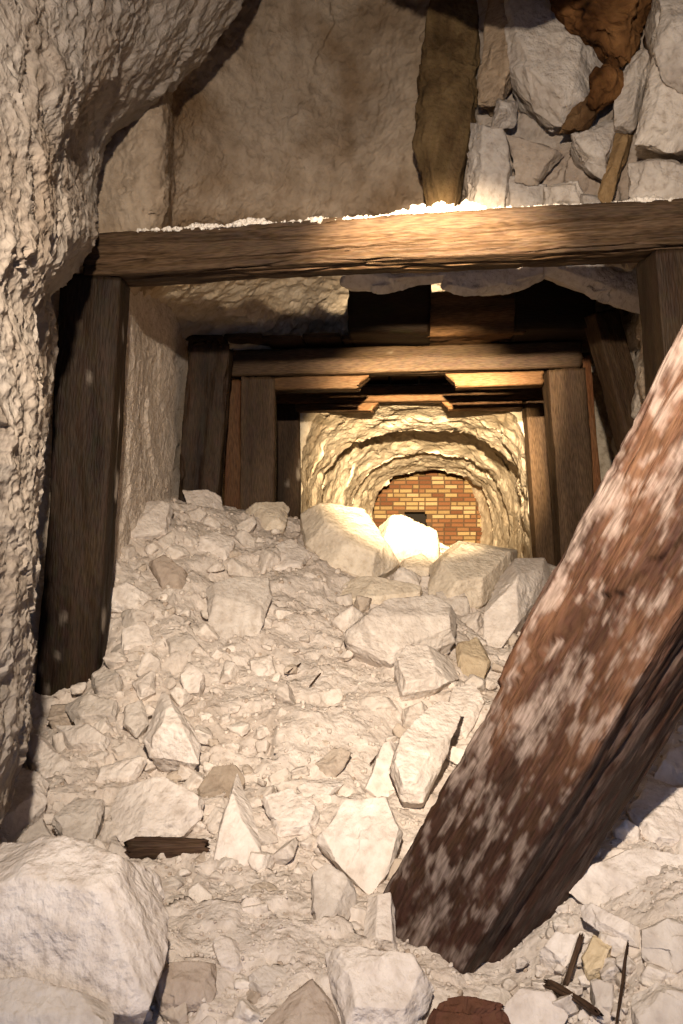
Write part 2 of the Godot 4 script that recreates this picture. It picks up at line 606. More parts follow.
func shell() -> void:
	var middle := Vector3(0.1, EYE, -2.5)
	var solid: StandardMaterial3D = M.rough.duplicate()
	solid.vertex_color_use_as_albedo = false
	solid.albedo_color = Color(0.5, 0.46, 0.41)
	# --- left: rough bulging wall that ends in front of the first post
	var rows := []
	var py := [-330, -120, -10, 50, 88, 122, 170, 232, 262, 292, 335, 420, 540, 660, 780, 960]
	var edge := [420, 300, 238, 200, 160, 112, 100, 100, 76, 50, 54, 42, 28, 16, 4, -30]
	for i in py.size():
		var de: float = [3.7, 3.85, 3.9, 3.9, 3.85, 3.65, 3.55, 3.45, 3.35, 3.3, 3.3, 3.3, 3.3, 3.3, 3.3, 3.3][i]
		var e := P(edge[i], py[i], de)
		var d0: float = 2.0 if py[i] > 200 else 2.0 + (200.0 - py[i]) / 530.0 * 0.5
		var out_by: float = 0.0 if py[i] < 700 else 20.0 if py[i] < 900 else 60.0
		var z0 := P(-out_by, py[i], d0)
		var z1 := P(lerpf(-out_by, edge[i], 0.55), py[i], lerpf(d0, de, 0.5))
		rows.append([Vector3(-1.35, e.y, 1.6), Vector3(-1.02, e.y, -0.9), z0, z1, e, e + Vector3(-0.14, 0, -0.28), e + Vector3(-0.5, 0.0, -0.75)])
	wall("wall_left", rows, [4, 20, 110, 110, 40, 10], [8, 26, 24, 22, 22, 26, 34, 20, 20, 26, 48, 66, 66, 60, 24], middle,
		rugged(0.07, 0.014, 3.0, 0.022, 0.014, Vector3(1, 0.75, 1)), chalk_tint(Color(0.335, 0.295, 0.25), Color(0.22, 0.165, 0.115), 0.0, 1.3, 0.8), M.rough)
	# --- upper end wall of the fall, behind and above the first set
	rows = []
	for r in [[-420, [20, 3.6], [130, 3.8], [176, 3.95], [204, 4.5], [290, 4.7], [370, 4.8], [440, 4.6], [540, 4.4]],
			[-100, [20, 3.7], [112, 3.9], [166, 4.0], [185, 4.6], [280, 4.8], [370, 4.9], [430, 4.75], [520, 4.6]],
			[80, [20, 3.8], [100, 3.95], [164, 4.02], [178, 4.6], [270, 4.85], [360, 4.95], [425, 4.8], [510, 4.7]],
			[215, [20, 3.9], [100, 4.02], [160, 4.08], [172, 4.7], [260, 4.95], [350, 5.05], [425, 5.0], [510, 4.9]],
			[270, [40, 4.0], [110, 4.15], [142, 4.5], [165, 5.2], [255, 5.7], [345, 5.9], [430, 6.0], [530, 6.0]],
			[330, [20, 4.3], [80, 4.6], [112, 5.3], [150, 6.0], [245, 6.3], [335, 6.5], [430, 6.5], [560, 6.4]],
			[372, [20, 4.4], [70, 4.8], [105, 5.5], [145, 6.2], [226, 6.62], [335, 6.75], [430, 6.75], [600, 6.6]]]:
		var line := []
		for k in range(1, r.size()): line.append(P(r[k][0], r[0], r[k][1]))
		rows.append(line)
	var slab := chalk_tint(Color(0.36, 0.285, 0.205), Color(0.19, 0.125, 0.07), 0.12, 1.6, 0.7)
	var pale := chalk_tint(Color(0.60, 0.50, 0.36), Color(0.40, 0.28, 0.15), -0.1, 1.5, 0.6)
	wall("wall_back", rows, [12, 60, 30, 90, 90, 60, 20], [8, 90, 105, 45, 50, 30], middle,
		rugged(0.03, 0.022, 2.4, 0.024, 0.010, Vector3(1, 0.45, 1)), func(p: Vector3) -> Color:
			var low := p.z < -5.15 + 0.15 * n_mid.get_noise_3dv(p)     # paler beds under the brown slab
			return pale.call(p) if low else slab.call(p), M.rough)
	# --- left side below, from the first post to the second set
	rows = []
	for r in [[265, [40, 4.1], [108, 4.3], [132, 4.75], [148, 5.3], [168, 5.75], [190, 6.4], [250, 9.0]],
			[340, [40, 4.1], [108, 4.3], [130, 4.75], [148, 5.3], [168, 5.75], [190, 6.4], [250, 9.0]],
			[430, [40, 4.1], [104, 4.3], [126, 4.75], [148, 5.3], [168, 5.75], [190, 6.4], [250, 9.0]],
			[520, [30, 4.1], [94, 4.3], [122, 4.75], [148, 5.3], [168, 5.75], [190, 6.4], [250, 9.0]],
			[660, [20, 4.1], [84, 4.3], [118, 4.75], [148, 5.3], [168, 5.75], [190, 6.4], [250, 9.0]]]:
		var line := []
		for k in range(1, r.size()): line.append(P(r[k][0], r[0], r[k][1]))
		rows.append(line)
	wall("wall_left", rows, [10, 30, 30, 24, 10, 6], [26, 30, 30, 20], Vector3(0.4, EYE, -5.0),
		rugged(0.02, 0.014, 3.0, 0.007, 0.006), chalk_tint(Color(0.62, 0.54, 0.455), Color(0.45, 0.36, 0.26), -0.25, 1.2, 0.3), M.chalk)
	# --- right: upper wall, bending towards the camera
	rows = []
	for r in [[-420, [430, 4.8], [500, 4.5], [560, 4.35], [620, 4.2], [690, 3.85], [800, 3.0], [1150, 1.8]],
			[-60, [440, 4.8], [495, 4.45], [560, 4.35], [620, 4.2], [690, 3.85], [800, 3.0], [1150, 1.8]],
			[90, [445, 4.85], [490, 4.5], [560, 4.35], [620, 4.2], [690, 3.9], [800, 3.0], [1150, 1.8]],
			[215, [450, 4.9], [490, 4.6], [560, 4.4], [620, 4.25], [690, 3.95], [800, 3.0], [1150, 1.8]],
			[270, [560, 5.6], [590, 5.2], [620, 4.9], [650, 4.5], [700, 4.0], [800, 3.0], [1150, 1.8]]]:
		var line := []
		for k in range(1, r.size()): line.append(P(r[k][0], r[0], r[k][1]))
		line.append(Vector3(1.7, line[-1].y, 1.6))
		rows.append(line)
	var right := wall("wall_right", rows, [20, 36, 36, 36, 16, 8, 3], [10, 46, 46, 16], middle,
		rugged(0.03, 0.06, 3.0, 0.02, 0.01), chalk_tint(Color(0.40, 0.34, 0.28), Color(0.24, 0.16, 0.10), 0.0, 1.2, 0.5), M.chalk)
	wall_blocks(right)
	# --- right side below, to the second and third set
	rows = []
	for r in [[120, 0], [235, 0], [320, 0], [420, 0], [560, 0], [760, 0], [1000, 0]]:
		var line := []
		for k in [[612, 9.0], [622, 7.6], [630, 6.6], [640, 5.8], [660, 4.9], [702, 4.1], [850, 2.6], [1200, 1.5]]: line.append(P(k[0], r[0], k[1]))
		line.append(Vector3(1.7, line[-1].y, 1.6))
		rows.append(line)
	wall("wall_right", rows, [6, 6, 16, 24, 20, 14, 8, 3], [10, 26, 26, 26, 18, 12], Vector3(0.4, EYE, -5.0),
		rugged(0.03, 0.05, 3.0, 0.02, 0.01), chalk_tint(Color(0.52, 0.46, 0.39), Color(0.33, 0.25, 0.17), -0.1, 1.2, 0.4), M.chalk)
	# --- roof over the fall, with a hanging lip between the lamp and the end wall
	rows = []
	for z in [[1.6, 3.55], [0.0, 3.5], [-1.2, 3.45], [-1.9, 3.42], [-2.3, 3.75], [-3.2, 4.6], [-4.3, 4.9], [-5.6, 4.9]]:
		var line := []
		for x in [-2.6, -1.4, -0.6, 0.0, 0.6, 1.4, 2.6]: line.append(Vector3(x, z[1] + 0.08 * absf(x), z[0]))
		rows.append(line)
	var roof := wall("ceiling", rows, [6, 14, 12, 12, 14, 6], [4, 8, 12, 10, 12, 10, 8], middle,
		rugged(0.10, 0.06, 2.0, 0.04, 0.012), chalk_tint(Color(0.45, 0.38, 0.30), Color(0.28, 0.2, 0.13), 0.0), M.rough)

	# the solid rock all round, so that daylight comes in at the entrance only
	for b in [["wall_left", -3.4, -3.0, -0.8, 5.9, -19.5, 1.6], ["wall_right", 3.6, 4.0, -0.8, 5.9, -19.5, 1.6], ["ceiling", -3.4, 4.0, 5.5, 5.9, -19.5, 1.6], ["wall_far", -3.4, 4.0, -0.8, 5.9, -19.9, -19.5], ["floor", -3.4, 4.0, -0.8, -0.4, -19.5, 2.4],
			["wall_entrance_left", -3.0, -1.4, -0.4, 5.5, 1.2, 1.6], ["wall_entrance_right", 1.75, 3.6, -0.4, 5.5, 1.2, 1.6], ["wall_entrance_head", -1.5, 1.8, 3.7, 5.5, 1.2, 1.6]]:
		var o := put(b[0], box_mesh(Vector3(b[2] - b[1], b[4] - b[3], b[6] - b[5]), 0.02), solid, Vector3(b[1] + b[2], b[3] + b[4], b[5] + b[6]) / 2)
		o.set_meta("kind", "structure")
	var ring := PackedVector3Array()  # unseen block, outline traced along lamp rays to cast the end wall's shadow
	for c in [[330, 12, 4.9], [400, 58, 4.9], [452, 76, 4.7], [505, 48, 4.4], [545, 40, 4.2], [600, 66, 4.15], [640, -40, 4.0]]:
		var w := P(c[0], c[1], c[2])
		ring.append(LAMP.lerp(w, 2.95 / c[2]))
	ring.append(ring[-1] + Vector3(0, 1.2, 0))
	ring.append(ring[0] + Vector3(0, 1.2, 0))
	var lip := block_from_ring(ring, Vector3.BACK, 0.12, 0.3, 7, Color(0.42, 0.35, 0.27), 0.02, Vector3.ZERO, 40)
	put("hanging_shadow_block", lip[1], M.chalk, lip[0], roof)

func wall_blocks(parent: Node) -> void:
	var pale := Color(0.50, 0.44, 0.375)
	var grey := Color(0.40, 0.355, 0.31)
	var ochre := Color(0.27, 0.175, 0.085)
	for b in [
		["rock_block", [505, -40, 556, -40, 600, 45, 617, 72, 598, 102, 585, 118, 560, 125, 538, 108, 513, 69], 4.18, 0.10, pale],
		["rock_block", [489, 0, 511, 0, 517, 75, 517, 103, 501, 103, 489, 125, 479, 115, 482, 60], 4.30, 0.12, ochre.lerp(pale, 0.3)],
		["rock_block", [498, 100, 517, 103, 514, 125, 492, 128], 4.26, 0.07, grey],
		["rock_block", [472, 125, 504, 131, 510, 168, 504, 214, 468, 214], 4.36, 0.10, grey],
		["rock_block", [510, 137, 554, 150, 563, 156, 538, 184, 517, 181], 4.30, 0.05, grey.lerp(ochre, 0.35)],
		["rock_block", [508, 180, 545, 186, 545, 216, 506, 216], 4.36, 0.05, grey],
		["rock_block", [560, 137, 588, 128, 610, 122, 616, 131, 601, 187, 595, 193, 582, 162, 567, 150], 4.15, 0.06, pale],
		["rock_block", [616, 131, 632, 137, 626, 162, 610, 205, 598, 195], 4.12, 0.05, ochre],
		["rock_block", [617, 87, 623, 59, 645, 45, 654, 34, 663, 31, 635, 125, 617, 122], 4.04, 0.08, pale],
		["rock_block", [663, 25, 676, -40, 790, -40, 790, 155, 683, 146, 634, 140], 3.72, 0.10, Color(0.58, 0.51, 0.43)],
		["rock_block", [668, -40, 790, -40, 790, 110, 690, 96, 668, 78, 660, 50], 3.62, 0.10, pale],
		["rock_block", [634, 150, 660, 158, 700, 148, 730, 210, 645, 215, 630, 195], 3.85, 0.08, pale],
		["rock_block", [545, 187, 578, 181, 584, 214, 545, 214], 4.22, 0.06, pale],
		["rock_block", [580, 190, 600, 196, 632, 200, 632, 216, 580, 216], 4.18, 0.05, grey],
		["stained_seam", [425, 40, 450, -60, 490, -60, 486, 60, 474, 120, 470, 218, 432, 218, 418, 140], 4.52, 0.05, Color(0.13, 0.085, 0.04)],
		["clay_seam", [540, -60, 655, -60, 646, 6, 628, 47, 621, 60, 592, 36, 560, 10], 4.02, 0.10, Color(0.13, 0.06, 0.022)],
		["clay_seam", [606, 60, 622, 52, 620, 84, 598, 104, 590, 98], 4.02, 0.04, Color(0.15, 0.07, 0.025)],
		["clay_seam", [585, 100, 600, 98, 586, 124, 562, 134, 560, 127], 4.10, 0.03, Color(0.10, 0.055, 0.025)],
	]:
		var ring := PackedVector3Array()
		var o: Array = b[1]
		var mx := 0.0
		var my := 0.0
		for i in o.size() / 2:
			mx += o[2 * i] * 2.0 / o.size()
			my += o[2 * i + 1] * 2.0 / o.size()
		for i in o.size() / 2: ring.append(P(mx + (o[2 * i] - mx) * 1.09, my + (o[2 * i + 1] - my) * 1.06, b[2]))
		var clay: bool = b[0] == "clay_seam"
		var made := block_from_ring(ring, Vector3.BACK, b[3], 0.5, int(o[0] * 3 + o[1] * 5), b[4], 0.035 if clay else 0.028 if b[0] == "stained_seam" else 0.016, Vector3(-0.1, 0.05, 0), 44 if b[3] > 0.07 else 28, 0.9 if clay else 0.5 if b[0] == "stained_seam" else 0.16, Vector2(8, 40))
		put(b[0], made[1], M.rough if clay else M.chalk, made[0], parent)

# ---------------------------------------------------------------- the old tunnel beyond the third set
func tunnel() -> void:
	var rings := []   # d, left, right, crown, power
	for r in [[8.42, -1.5, 2.9, 2.2, 6.0], [8.44, -0.42, 1.78, 1.06, 5.0], [9.2, -0.36, 1.93, 0.99, 3.2], [9.95, -0.28, 2.04, 0.90, 2.7], [10.02, -0.38, 2.30, 1.32, 2.6], [10.9, -0.16, 2.28, 1.20, 2.6], [11.5, 0.0, 2.28, 1.02, 2.6], [12.5, 0.10, 2.33, 0.80, 2.6], [12.56, 0.05, 2.48, 0.98, 2.6], [13.3, 0.22, 2.42, 0.80, 2.6], [14.4, 0.46, 2.43, 0.665, 2.6], [14.46, 0.36, 2.60, 1.02, 2.6], [15.9, 0.49, 2.44, 0.80, 2.6]]:
		rings.append(r)
	var steps := [2, 16, 18, 6, 20, 14, 20, 6, 16, 20, 6, 20]
	var na := 150
	var v := PackedVector3Array()
	var col := PackedColorArray()
	var tint := chalk_tint(Color(0.68, 0.59, 0.46), Color(0.50, 0.39, 0.26), -0.2, 1.0, 0.5)
	var shape := rugged(0.02, 0.035, 3.4, 0.03, 0.012, Vector3(1, 1, 0.55))
	var nv := 0
	for i in steps.size():
		var last: bool = i == steps.size() - 1
		for k in steps[i] + (1 if last else 0):
			nv += 1
			var f: float = float(k) / steps[i]
			var a = rings[i]
			var b = rings[i + 1]
			var xl := lerpf(a[1], b[1], f)
			var xr := lerpf(a[2], b[2], f)
			var top := lerpf(a[3], b[3], f)
			var pw := lerpf(a[4], b[4], f)
			var d0 := lerpf(a[0], b[0], f)
			var cy := -0.35
			for j in na + 1:
				var th := lerpf(-0.35, PI + 0.35, float(j) / na)
				var c := cos(th)
				var s := sin(th)
				var x := signf(c) * pow(absf(c), 2.0 / pw)
				var y := signf(s) * pow(absf(s), 2.0 / pw)
				var o := Vector3((xl + xr) / 2 + x * (xr - xl) / 2, 0, 0)
				o.y = EYE + cy + (y * (top - cy) if s >= 0.0 else s * 2.6)
				var jag := 0.0
				if i > 0: jag = (n_mid.get_noise_3d(o.x * 0.7, o.y * 0.7, i * 3.0) * 0.22 + n_fine.get_noise_3d(o.x * 0.6, o.y * 0.6, i * 3.0) * 0.10) * minf(1.0, d0 - 8.4)
				o.z = -(d0 + jag)
				var out := Vector3(x, y, 0).normalized()
				var h: float = shape.call(Vector3(o.x, o.y, o.z)) if i > 0 else 0.0
				v.append(o - out * h)
				col.append(tint.call(o))
	var o := put("wall_tunnel", make_mesh(v, grid_index(na + 1, nv, true), col), M.rough)
	o.set_meta("kind", "structure")

func box_mesh(size: Vector3, bevel: float) -> ArrayMesh:
	var planes := []
	for s in [[Vector3.RIGHT, size.x], [Vector3.UP, size.y], [Vector3.BACK, size.z]]:
		for g in [1.0, -1.0]:
			var n: Vector3 = s[0] * g
			planes.append([n, s[1] / 2.0])
	var v := PackedVector3Array()
	var idx := PackedInt32Array()
	# chamfered box: front and back faces inset by the bevel
	var hx := size.x / 2
	var hy := size.y / 2
	var hz := size.z / 2
	for l in [[hx, hy, -hz], [hx, hy, hz - bevel], [hx - bevel, hy - bevel, hz]]:
		for c in [[-1, -1], [1, -1], [1, 1], [-1, 1]]:
			v.append(Vector3(l[0] * c[0], l[1] * c[1], l[2]))
	var sv := PackedVector3Array()
	var quads := [[8, 9, 10, 11]]
	for l in 2:
		for k in 4:
			quads.append([l * 4 + k, l * 4 + (k + 1) % 4, (l + 1) * 4 + (k + 1) % 4, (l + 1) * 4 + k])
	for q in quads:
		for t in [0, 2, 1, 0, 3, 2]:
			idx.append(sv.size())
			sv.append(v[q[t]])
	return make_mesh(sv, idx, PackedColorArray())

func brick_wall() -> void:
	var D := 15.75
	var o := Node3D.new()
	o.name = numbered("wall_far")
	add_child(o, true)
	o.position = P(424, 512, D)
	o.set_meta("kind", "structure")
	var mortar := StandardMaterial3D.new()
	mortar.resource_name = "lime_mortar"
	mortar.albedo_color = Color(0.31, 0.235, 0.15)
	mortar.albedo_texture = (M.chalk as StandardMaterial3D).albedo_texture
	mortar.uv1_triplanar = true
	mortar.uv1_scale = Vector3(4, 4, 4)
	mortar.roughness = 0.95
	# mortar bed round the low vent hole
	var hx0 := -0.34
	var hx1 := 0.05
	var hy := 0.0
	for b in [[-1.4, hx0, -1.8, 1.2], [hx1, 1.4, -1.8, 1.2], [hx0, hx1, hy, 1.2], [hx0, hx1, -1.8, -0.6]]:
		put("mortar_bed", box_mesh(Vector3(b[1] - b[0], b[3] - b[2], 0.1), 0.001), mortar, Vector3((b[0] + b[1]) / 2, (b[2] + b[3]) / 2, -0.06), o)
	var hole_dark := StandardMaterial3D.new()
	hole_dark.resource_name = "hole_darkness"
	hole_dark.albedo_color = Color(0.10, 0.08, 0.06)
	hole_dark.roughness = 1.0
	put("hole_backing", box_mesh(Vector3(2.8, 3.2, 0.1), 0.001), hole_dark, Vector3(0, -0.3, -0.8), o)  # added dark sheet; its colour stands for the hole's unlit depth
	var mats := []
	for c in [Color(0.60, 0.51, 0.36), Color(0.54, 0.45, 0.31), Color(0.64, 0.55, 0.41), Color(0.46, 0.315, 0.215), Color(0.40, 0.265, 0.18), Color(0.49, 0.36, 0.25)]:
		var m: StandardMaterial3D = M.brick.duplicate()
		m.vertex_color_use_as_albedo = false
		m.albedo_color = c
		mats.append(m)
	var full := box_mesh(Vector3(0.204, 0.057, 0.06), 0.006)
	var half := box_mesh(Vector3(0.092, 0.057, 0.06), 0.006)
	var r := RandomNumberGenerator.new()
	r.seed = 12
	for row in 21:
		var y := 0.74 - row * 0.0745
		var x := -1.22 + (0.112 if row % 2 == 0 else 0.0) + r.randf_range(-0.012, 0.012)
		while x < 1.2:
			var short := r.randf() < 0.22
			var wdt := 0.112 if short else 0.224
			var c := x + wdt / 2
			x += wdt
			if absf(c) > 1.08 or pow(absf(c) / 1.05, 2.6) + pow(maxf(0.0, (y + 0.35) / 1.15), 2.6) > 1.0: continue
			if c > hx0 - 0.02 and c < hx1 + 0.02 and y < hy + 0.02 and y > -0.62: continue
			var red := n_low.get_noise_2d(c * 1.6 + 3.0, y * 3.2) * 1.4 + (0.35 if y < -0.15 else 0.0) + (0.25 if y > 0.42 else 0.0) + r.randf_range(-0.9, 0.9)
			var m: int = r.randi() % 3 + (3 if red > 0.12 else 0)
			var bk := put("brick", half if short else full, mats[m], Vector3(c, y, r.randf_range(-0.006, 0.006)), o)
			bk.rotation.z = r.randf_range(-0.012, 0.012)

# ---------------------------------------------------------------- timber sets
func sets() -> void:
	var black := Color(0.045, 0.028, 0.017)
	var dark := Color(0.085, 0.052, 0.03)
	var brown := Color(0.17, 0.105, 0.058)
	var warm := Color(0.24, 0.125, 0.055)
	var red := Color(0.20, 0.075, 0.03)
	var X := Vector3.RIGHT
	var Y := EYE
	# first set
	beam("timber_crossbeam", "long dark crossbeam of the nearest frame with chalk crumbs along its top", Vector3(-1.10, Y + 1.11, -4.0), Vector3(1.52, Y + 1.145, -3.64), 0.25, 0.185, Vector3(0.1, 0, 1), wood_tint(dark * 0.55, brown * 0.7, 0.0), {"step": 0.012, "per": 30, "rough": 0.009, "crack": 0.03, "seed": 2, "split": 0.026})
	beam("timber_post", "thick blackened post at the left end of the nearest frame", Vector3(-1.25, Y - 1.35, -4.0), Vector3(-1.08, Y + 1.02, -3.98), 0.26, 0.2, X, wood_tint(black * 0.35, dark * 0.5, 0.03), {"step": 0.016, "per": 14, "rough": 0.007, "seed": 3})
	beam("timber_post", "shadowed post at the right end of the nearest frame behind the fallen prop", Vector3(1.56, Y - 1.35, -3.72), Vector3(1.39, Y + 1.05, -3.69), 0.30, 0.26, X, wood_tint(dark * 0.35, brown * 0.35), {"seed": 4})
	# second set
	beam("timber_crossbeam", "brown crossbeam of the middle frame under the black gap blocks", Vector3(-0.80, Y + 1.06, -6.53), Vector3(1.66, Y + 1.085, -6.29), 0.22, 0.185, Vector3(0.1, 0, 1), wood_tint(dark * 0.6, brown * 0.55, 0.03), {"per": 12, "seed": 5})
	beam("timber_post", "left post of the middle frame with a weathered inner edge", Vector3(-0.62, Y - 0.7, -6.54), Vector3(-0.60, Y + 0.965, -6.54), 0.245, 0.22, X, wood_tint(dark * 0.6, brown * 0.6), {"per": 12, "seed": 6})
	beam("timber_post", "right post of the middle frame with smooth grey brown face", Vector3(1.68, Y - 1.0, -6.32), Vector3(1.55, Y + 0.985, -6.30), 0.26, 0.22, X, wood_tint(dark * 0.8, brown * 0.75), {"per": 12, "seed": 7})
	beam("corbel_block", "chamfered wooden corbel under the left half of the middle crossbeam", Vector3(-0.56, Y + 0.917, -6.56), Vector3(0.15, Y + 0.925, -6.50), 0.22, 0.095, Vector3(0.1, 0, 1), wood_tint(brown * 0.5, warm * 0.55), {"cut": Vector2(0, -0.055), "per": 8, "round": 0.006}, "bracket", "corbels")
	beam("corbel_block", "pale chamfered wooden corbel under the right half of the middle crossbeam", Vector3(0.79, Y + 0.926, -6.42), Vector3(1.41, Y + 0.932, -6.34), 0.22, 0.095, Vector3(0.1, 0, 1), wood_tint(warm * 0.7, Color(0.24, 0.13, 0.06)), {"cut": Vector2(0.05, 0), "per": 8, "round": 0.006}, "bracket", "corbels")
	beam("timber_post", "orange brown side prop behind the right post of the middle frame", Vector3(1.90, Y - 0.8, -6.62), Vector3(1.74, Y + 1.15, -6.58), 0.13, 0.12, X, wood_tint(red * 1.1, warm * 1.1), {"seed": 8})
	beam("timber_post", "reddish narrow prop behind the left post of the middle frame", Vector3(-0.81, Y - 0.5, -6.60), Vector3(-0.79, Y + 0.96, -6.60), 0.12, 0.12, X, wood_tint(red * 0.5, warm * 0.5), {"seed": 9})
	beam("timber_post", "split dark stump post leaning beside the left end of the middle frame", Vector3(-0.99, Y - 0.35, -5.98), Vector3(-0.87, Y + 1.10, -6.02), 0.27, 0.20, X, wood_tint(black * 0.5, dark * 0.6, 0.05), {"per": 12, "ragged": 0.05, "crack": 0.05, "rough": 0.01, "seed": 10})
	beam("timber_board", "squared dark board leaning outward beside the right end of the middle frame", Vector3(2.06, Y - 0.35, -5.72), Vector3(1.655, Y + 1.27, -5.78), 0.19, 0.15, Vector3(1, 0.2, -0.35), wood_tint(dark * 0.6, brown * 0.5), {"per": 12, "seed": 11})
	# broken roof timber above the second set; black blocks painted as its unlit gaps
	beam("roof_board_or_gap", "black block standing for the unlit gap over the middle crossbeam, left of the broken timber", P(352, 316, 6.24), P(430, 316, 6.19), 0.62, 0.36, Vector3(0, 0, 1), wood_tint(black * 0.3, black * 0.5), {"seed": 12}, "timber", "roof timbers")
	beam("roof_board_or_gap", "rough broken brown timber lying on the middle crossbeam between black blocks", P(425, 322, 6.22), P(520, 318, 6.16), 0.56, 0.30, Vector3(0, 0, 1), wood_tint(dark, warm * 0.8), {"rough": 0.03, "crack": 0.05, "ragged": 0.03, "seed": 13}, "timber", "roof timbers")
	beam("roof_board_or_gap", "black block standing for the unlit gap above the right end of the middle crossbeam", P(512, 305, 6.14), P(588, 303, 6.08), 0.62, 0.46, Vector3(0, 0, 1), wood_tint(black * 0.3, black * 0.5), {"seed": 14}, "timber", "roof timbers")
	# third set
	beam("timber_crossbeam", "thin brown crossbeam of the farthest frame before the chalk tunnel", Vector3(-0.70, Y + 1.075, -8.42), Vector3(1.84, Y + 1.09, -8.18), 0.22, 0.15, Vector3(0.1, 0, 1), wood_tint(brown, warm), {"seed": 15})
	beam("timber_post", "left post of the farthest frame", Vector3(-0.50, Y - 0.9, -8.44), Vector3(-0.50, Y + 1.0, -8.42), 0.225, 0.2, X, wood_tint(black, dark * 1.2, 0.04), {"seed": 16})
	beam("timber_post", "slim right post of the farthest frame, leaning slightly outward", Vector3(1.90, Y - 1.1, -8.24), Vector3(1.755, Y + 1.015, -8.2), 0.20, 0.2, X, wood_tint(dark.lerp(brown, 0.5), brown * 1.2), {"seed": 17})
	beam("corbel_block", "chamfered corbel under the left half of the farthest crossbeam", Vector3(-0.42, Y + 0.962, -8.42), Vector3(0.31, Y + 0.97, -8.36), 0.2, 0.075, Vector3(0.1, 0, 1), wood_tint(brown, warm), {"cut": Vector2(0, -0.04), "round": 0.006}, "bracket", "corbels")
	beam("corbel_block", "chamfered corbel under the right half of the farthest crossbeam", Vector3(0.96, Y + 0.966, -8.28), Vector3(1.64, Y + 0.97, -8.2), 0.2, 0.075, Vector3(0.1, 0, 1), wood_tint(warm, warm * 1.2), {"cut": Vector2(0.04, 0), "round": 0.006}, "bracket", "corbels")
	# boards closing the roof between the second and third set
	for i in 11:
		var x := -0.95 + i * 0.27
		beam("lagging_board", "%s dark roof board from the left between the middle and farthest frames" % ["first", "second", "third", "fourth", "fifth", "sixth", "seventh", "eighth", "ninth", "tenth", "eleventh"][i], Vector3(x, Y + 1.20 + 0.012 * (i % 2), -6.2), Vector3(x + 0.2, Y + 1.22, -8.55), 0.262, 0.04, X, wood_tint(black, dark), {"step": 0.1, "per": 4, "rough": 0.004}, "timber", "roof lagging boards")
	# fallen prop in front
	var foot := P(440, 953, 2.43)
	var head := P(693, 525, 2.0)
	var axis := head - foot
	var t2 := foot + axis * 2.1
	var view := (Vector3(0, EYE, 0) - (foot + head) / 2).slide(axis.normalized()).normalized()
	var across := view.cross(axis.normalized())
	if across.x < 0: across = -across
	var turned := across * cos(0.47) + view * sin(0.47)
	var prop := func(t: float, s: float, p: Vector3) -> Color:
		var q := Vector3(p.x * 2.5, p.y * 2.5, p.z * 0.5)
		var n1 := n_mid.get_noise_3dv(q)
		var upper := smoothstep(0.20, 0.30, t + 0.05 * n_fine.get_noise_3dv(p * 0.4) + 0.04 * n1)
		var c := Color(0.045, 0.024, 0.017).lerp(Color(0.07, 0.034, 0.022), clampf(0.5 + n1, 0, 1))
		var rd := Color(0.095, 0.044, 0.025).lerp(Color(0.14, 0.072, 0.042), clampf(0.5 + n1 * 1.2, 0, 1))
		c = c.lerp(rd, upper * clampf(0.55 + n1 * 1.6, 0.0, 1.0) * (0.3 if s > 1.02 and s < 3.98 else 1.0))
		var under := 1.0 if s > 1.02 and s < 3.98 else 0.0  # all but the front face: shade put into the colour, less red and dust
		var g := n_fine.get_noise_3dv(p * Vector3(0.55, 0.55, 0.17)) * 0.65 + n_mid.get_noise_3dv(p * Vector3(1.2, 1.2, 0.8)) * 0.55 + n_fine.get_noise_3dv(p * Vector3(4.5, 4.5, 2.0)) * 0.30
		var g2 := n_fine.get_noise_3dv(p * Vector3(1.6, 1.6, 0.5) + Vector3(7, 0, 0)) + 0.6 * n_mid.get_noise_3dv(p * 1.4 + Vector3(3, 3, 3))
		var dust := maxf(smoothstep(0.10, 0.50, g) * 0.68, smoothstep(0.15, 0.55, g2 + n_fine.get_noise_3dv(p * Vector3(6.0, 6.0, 2.4)) * 0.3) * 0.6)
		dust = maxf(dust, smoothstep(0.15, 0.5, n_fine.get_noise_3dv(p * Vector3(2.6, 2.6, 0.8)) + 0.5 * n_mid.get_noise_3dv(p * 0.9)) * 0.5)
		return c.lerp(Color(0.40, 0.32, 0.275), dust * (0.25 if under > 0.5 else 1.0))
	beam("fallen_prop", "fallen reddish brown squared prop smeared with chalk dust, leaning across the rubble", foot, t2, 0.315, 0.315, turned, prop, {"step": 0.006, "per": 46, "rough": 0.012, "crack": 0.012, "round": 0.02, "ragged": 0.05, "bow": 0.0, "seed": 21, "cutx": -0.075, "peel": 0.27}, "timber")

# ---------------------------------------------------------------- rubble
func rubble() -> void:
	# the slope itself
	var ds := PackedFloat32Array()
	var d := -2.4
	while d < 9.2:
		ds.append(d)
		d += 0.12 if d < 1.4 else maxf(0.009, d * 0.0034) if d < 6.7 else 0.05
	var nx := 330
	var v := PackedVector3Array()
	var col := PackedColorArray()
	var tint := chalk_tint(Color(0.60, 0.535, 0.475), Color(0.47, 0.395, 0.33), -0.15, 1.6, 0.3)
	for dd in ds:
		for i in nx:
			var x := lerpf(-1.75, 2.2, float(i) / (nx - 1))
			var p := Vector3(x, ground_rough(x, dd), -dd)
			v.append(p)
			col.append(tint.call(p))
	var o := put("floor", make_mesh(v, grid_index(nx, ds.size(), false), col), M.chalk)
	o.set_meta("kind", "structure")
	stones()

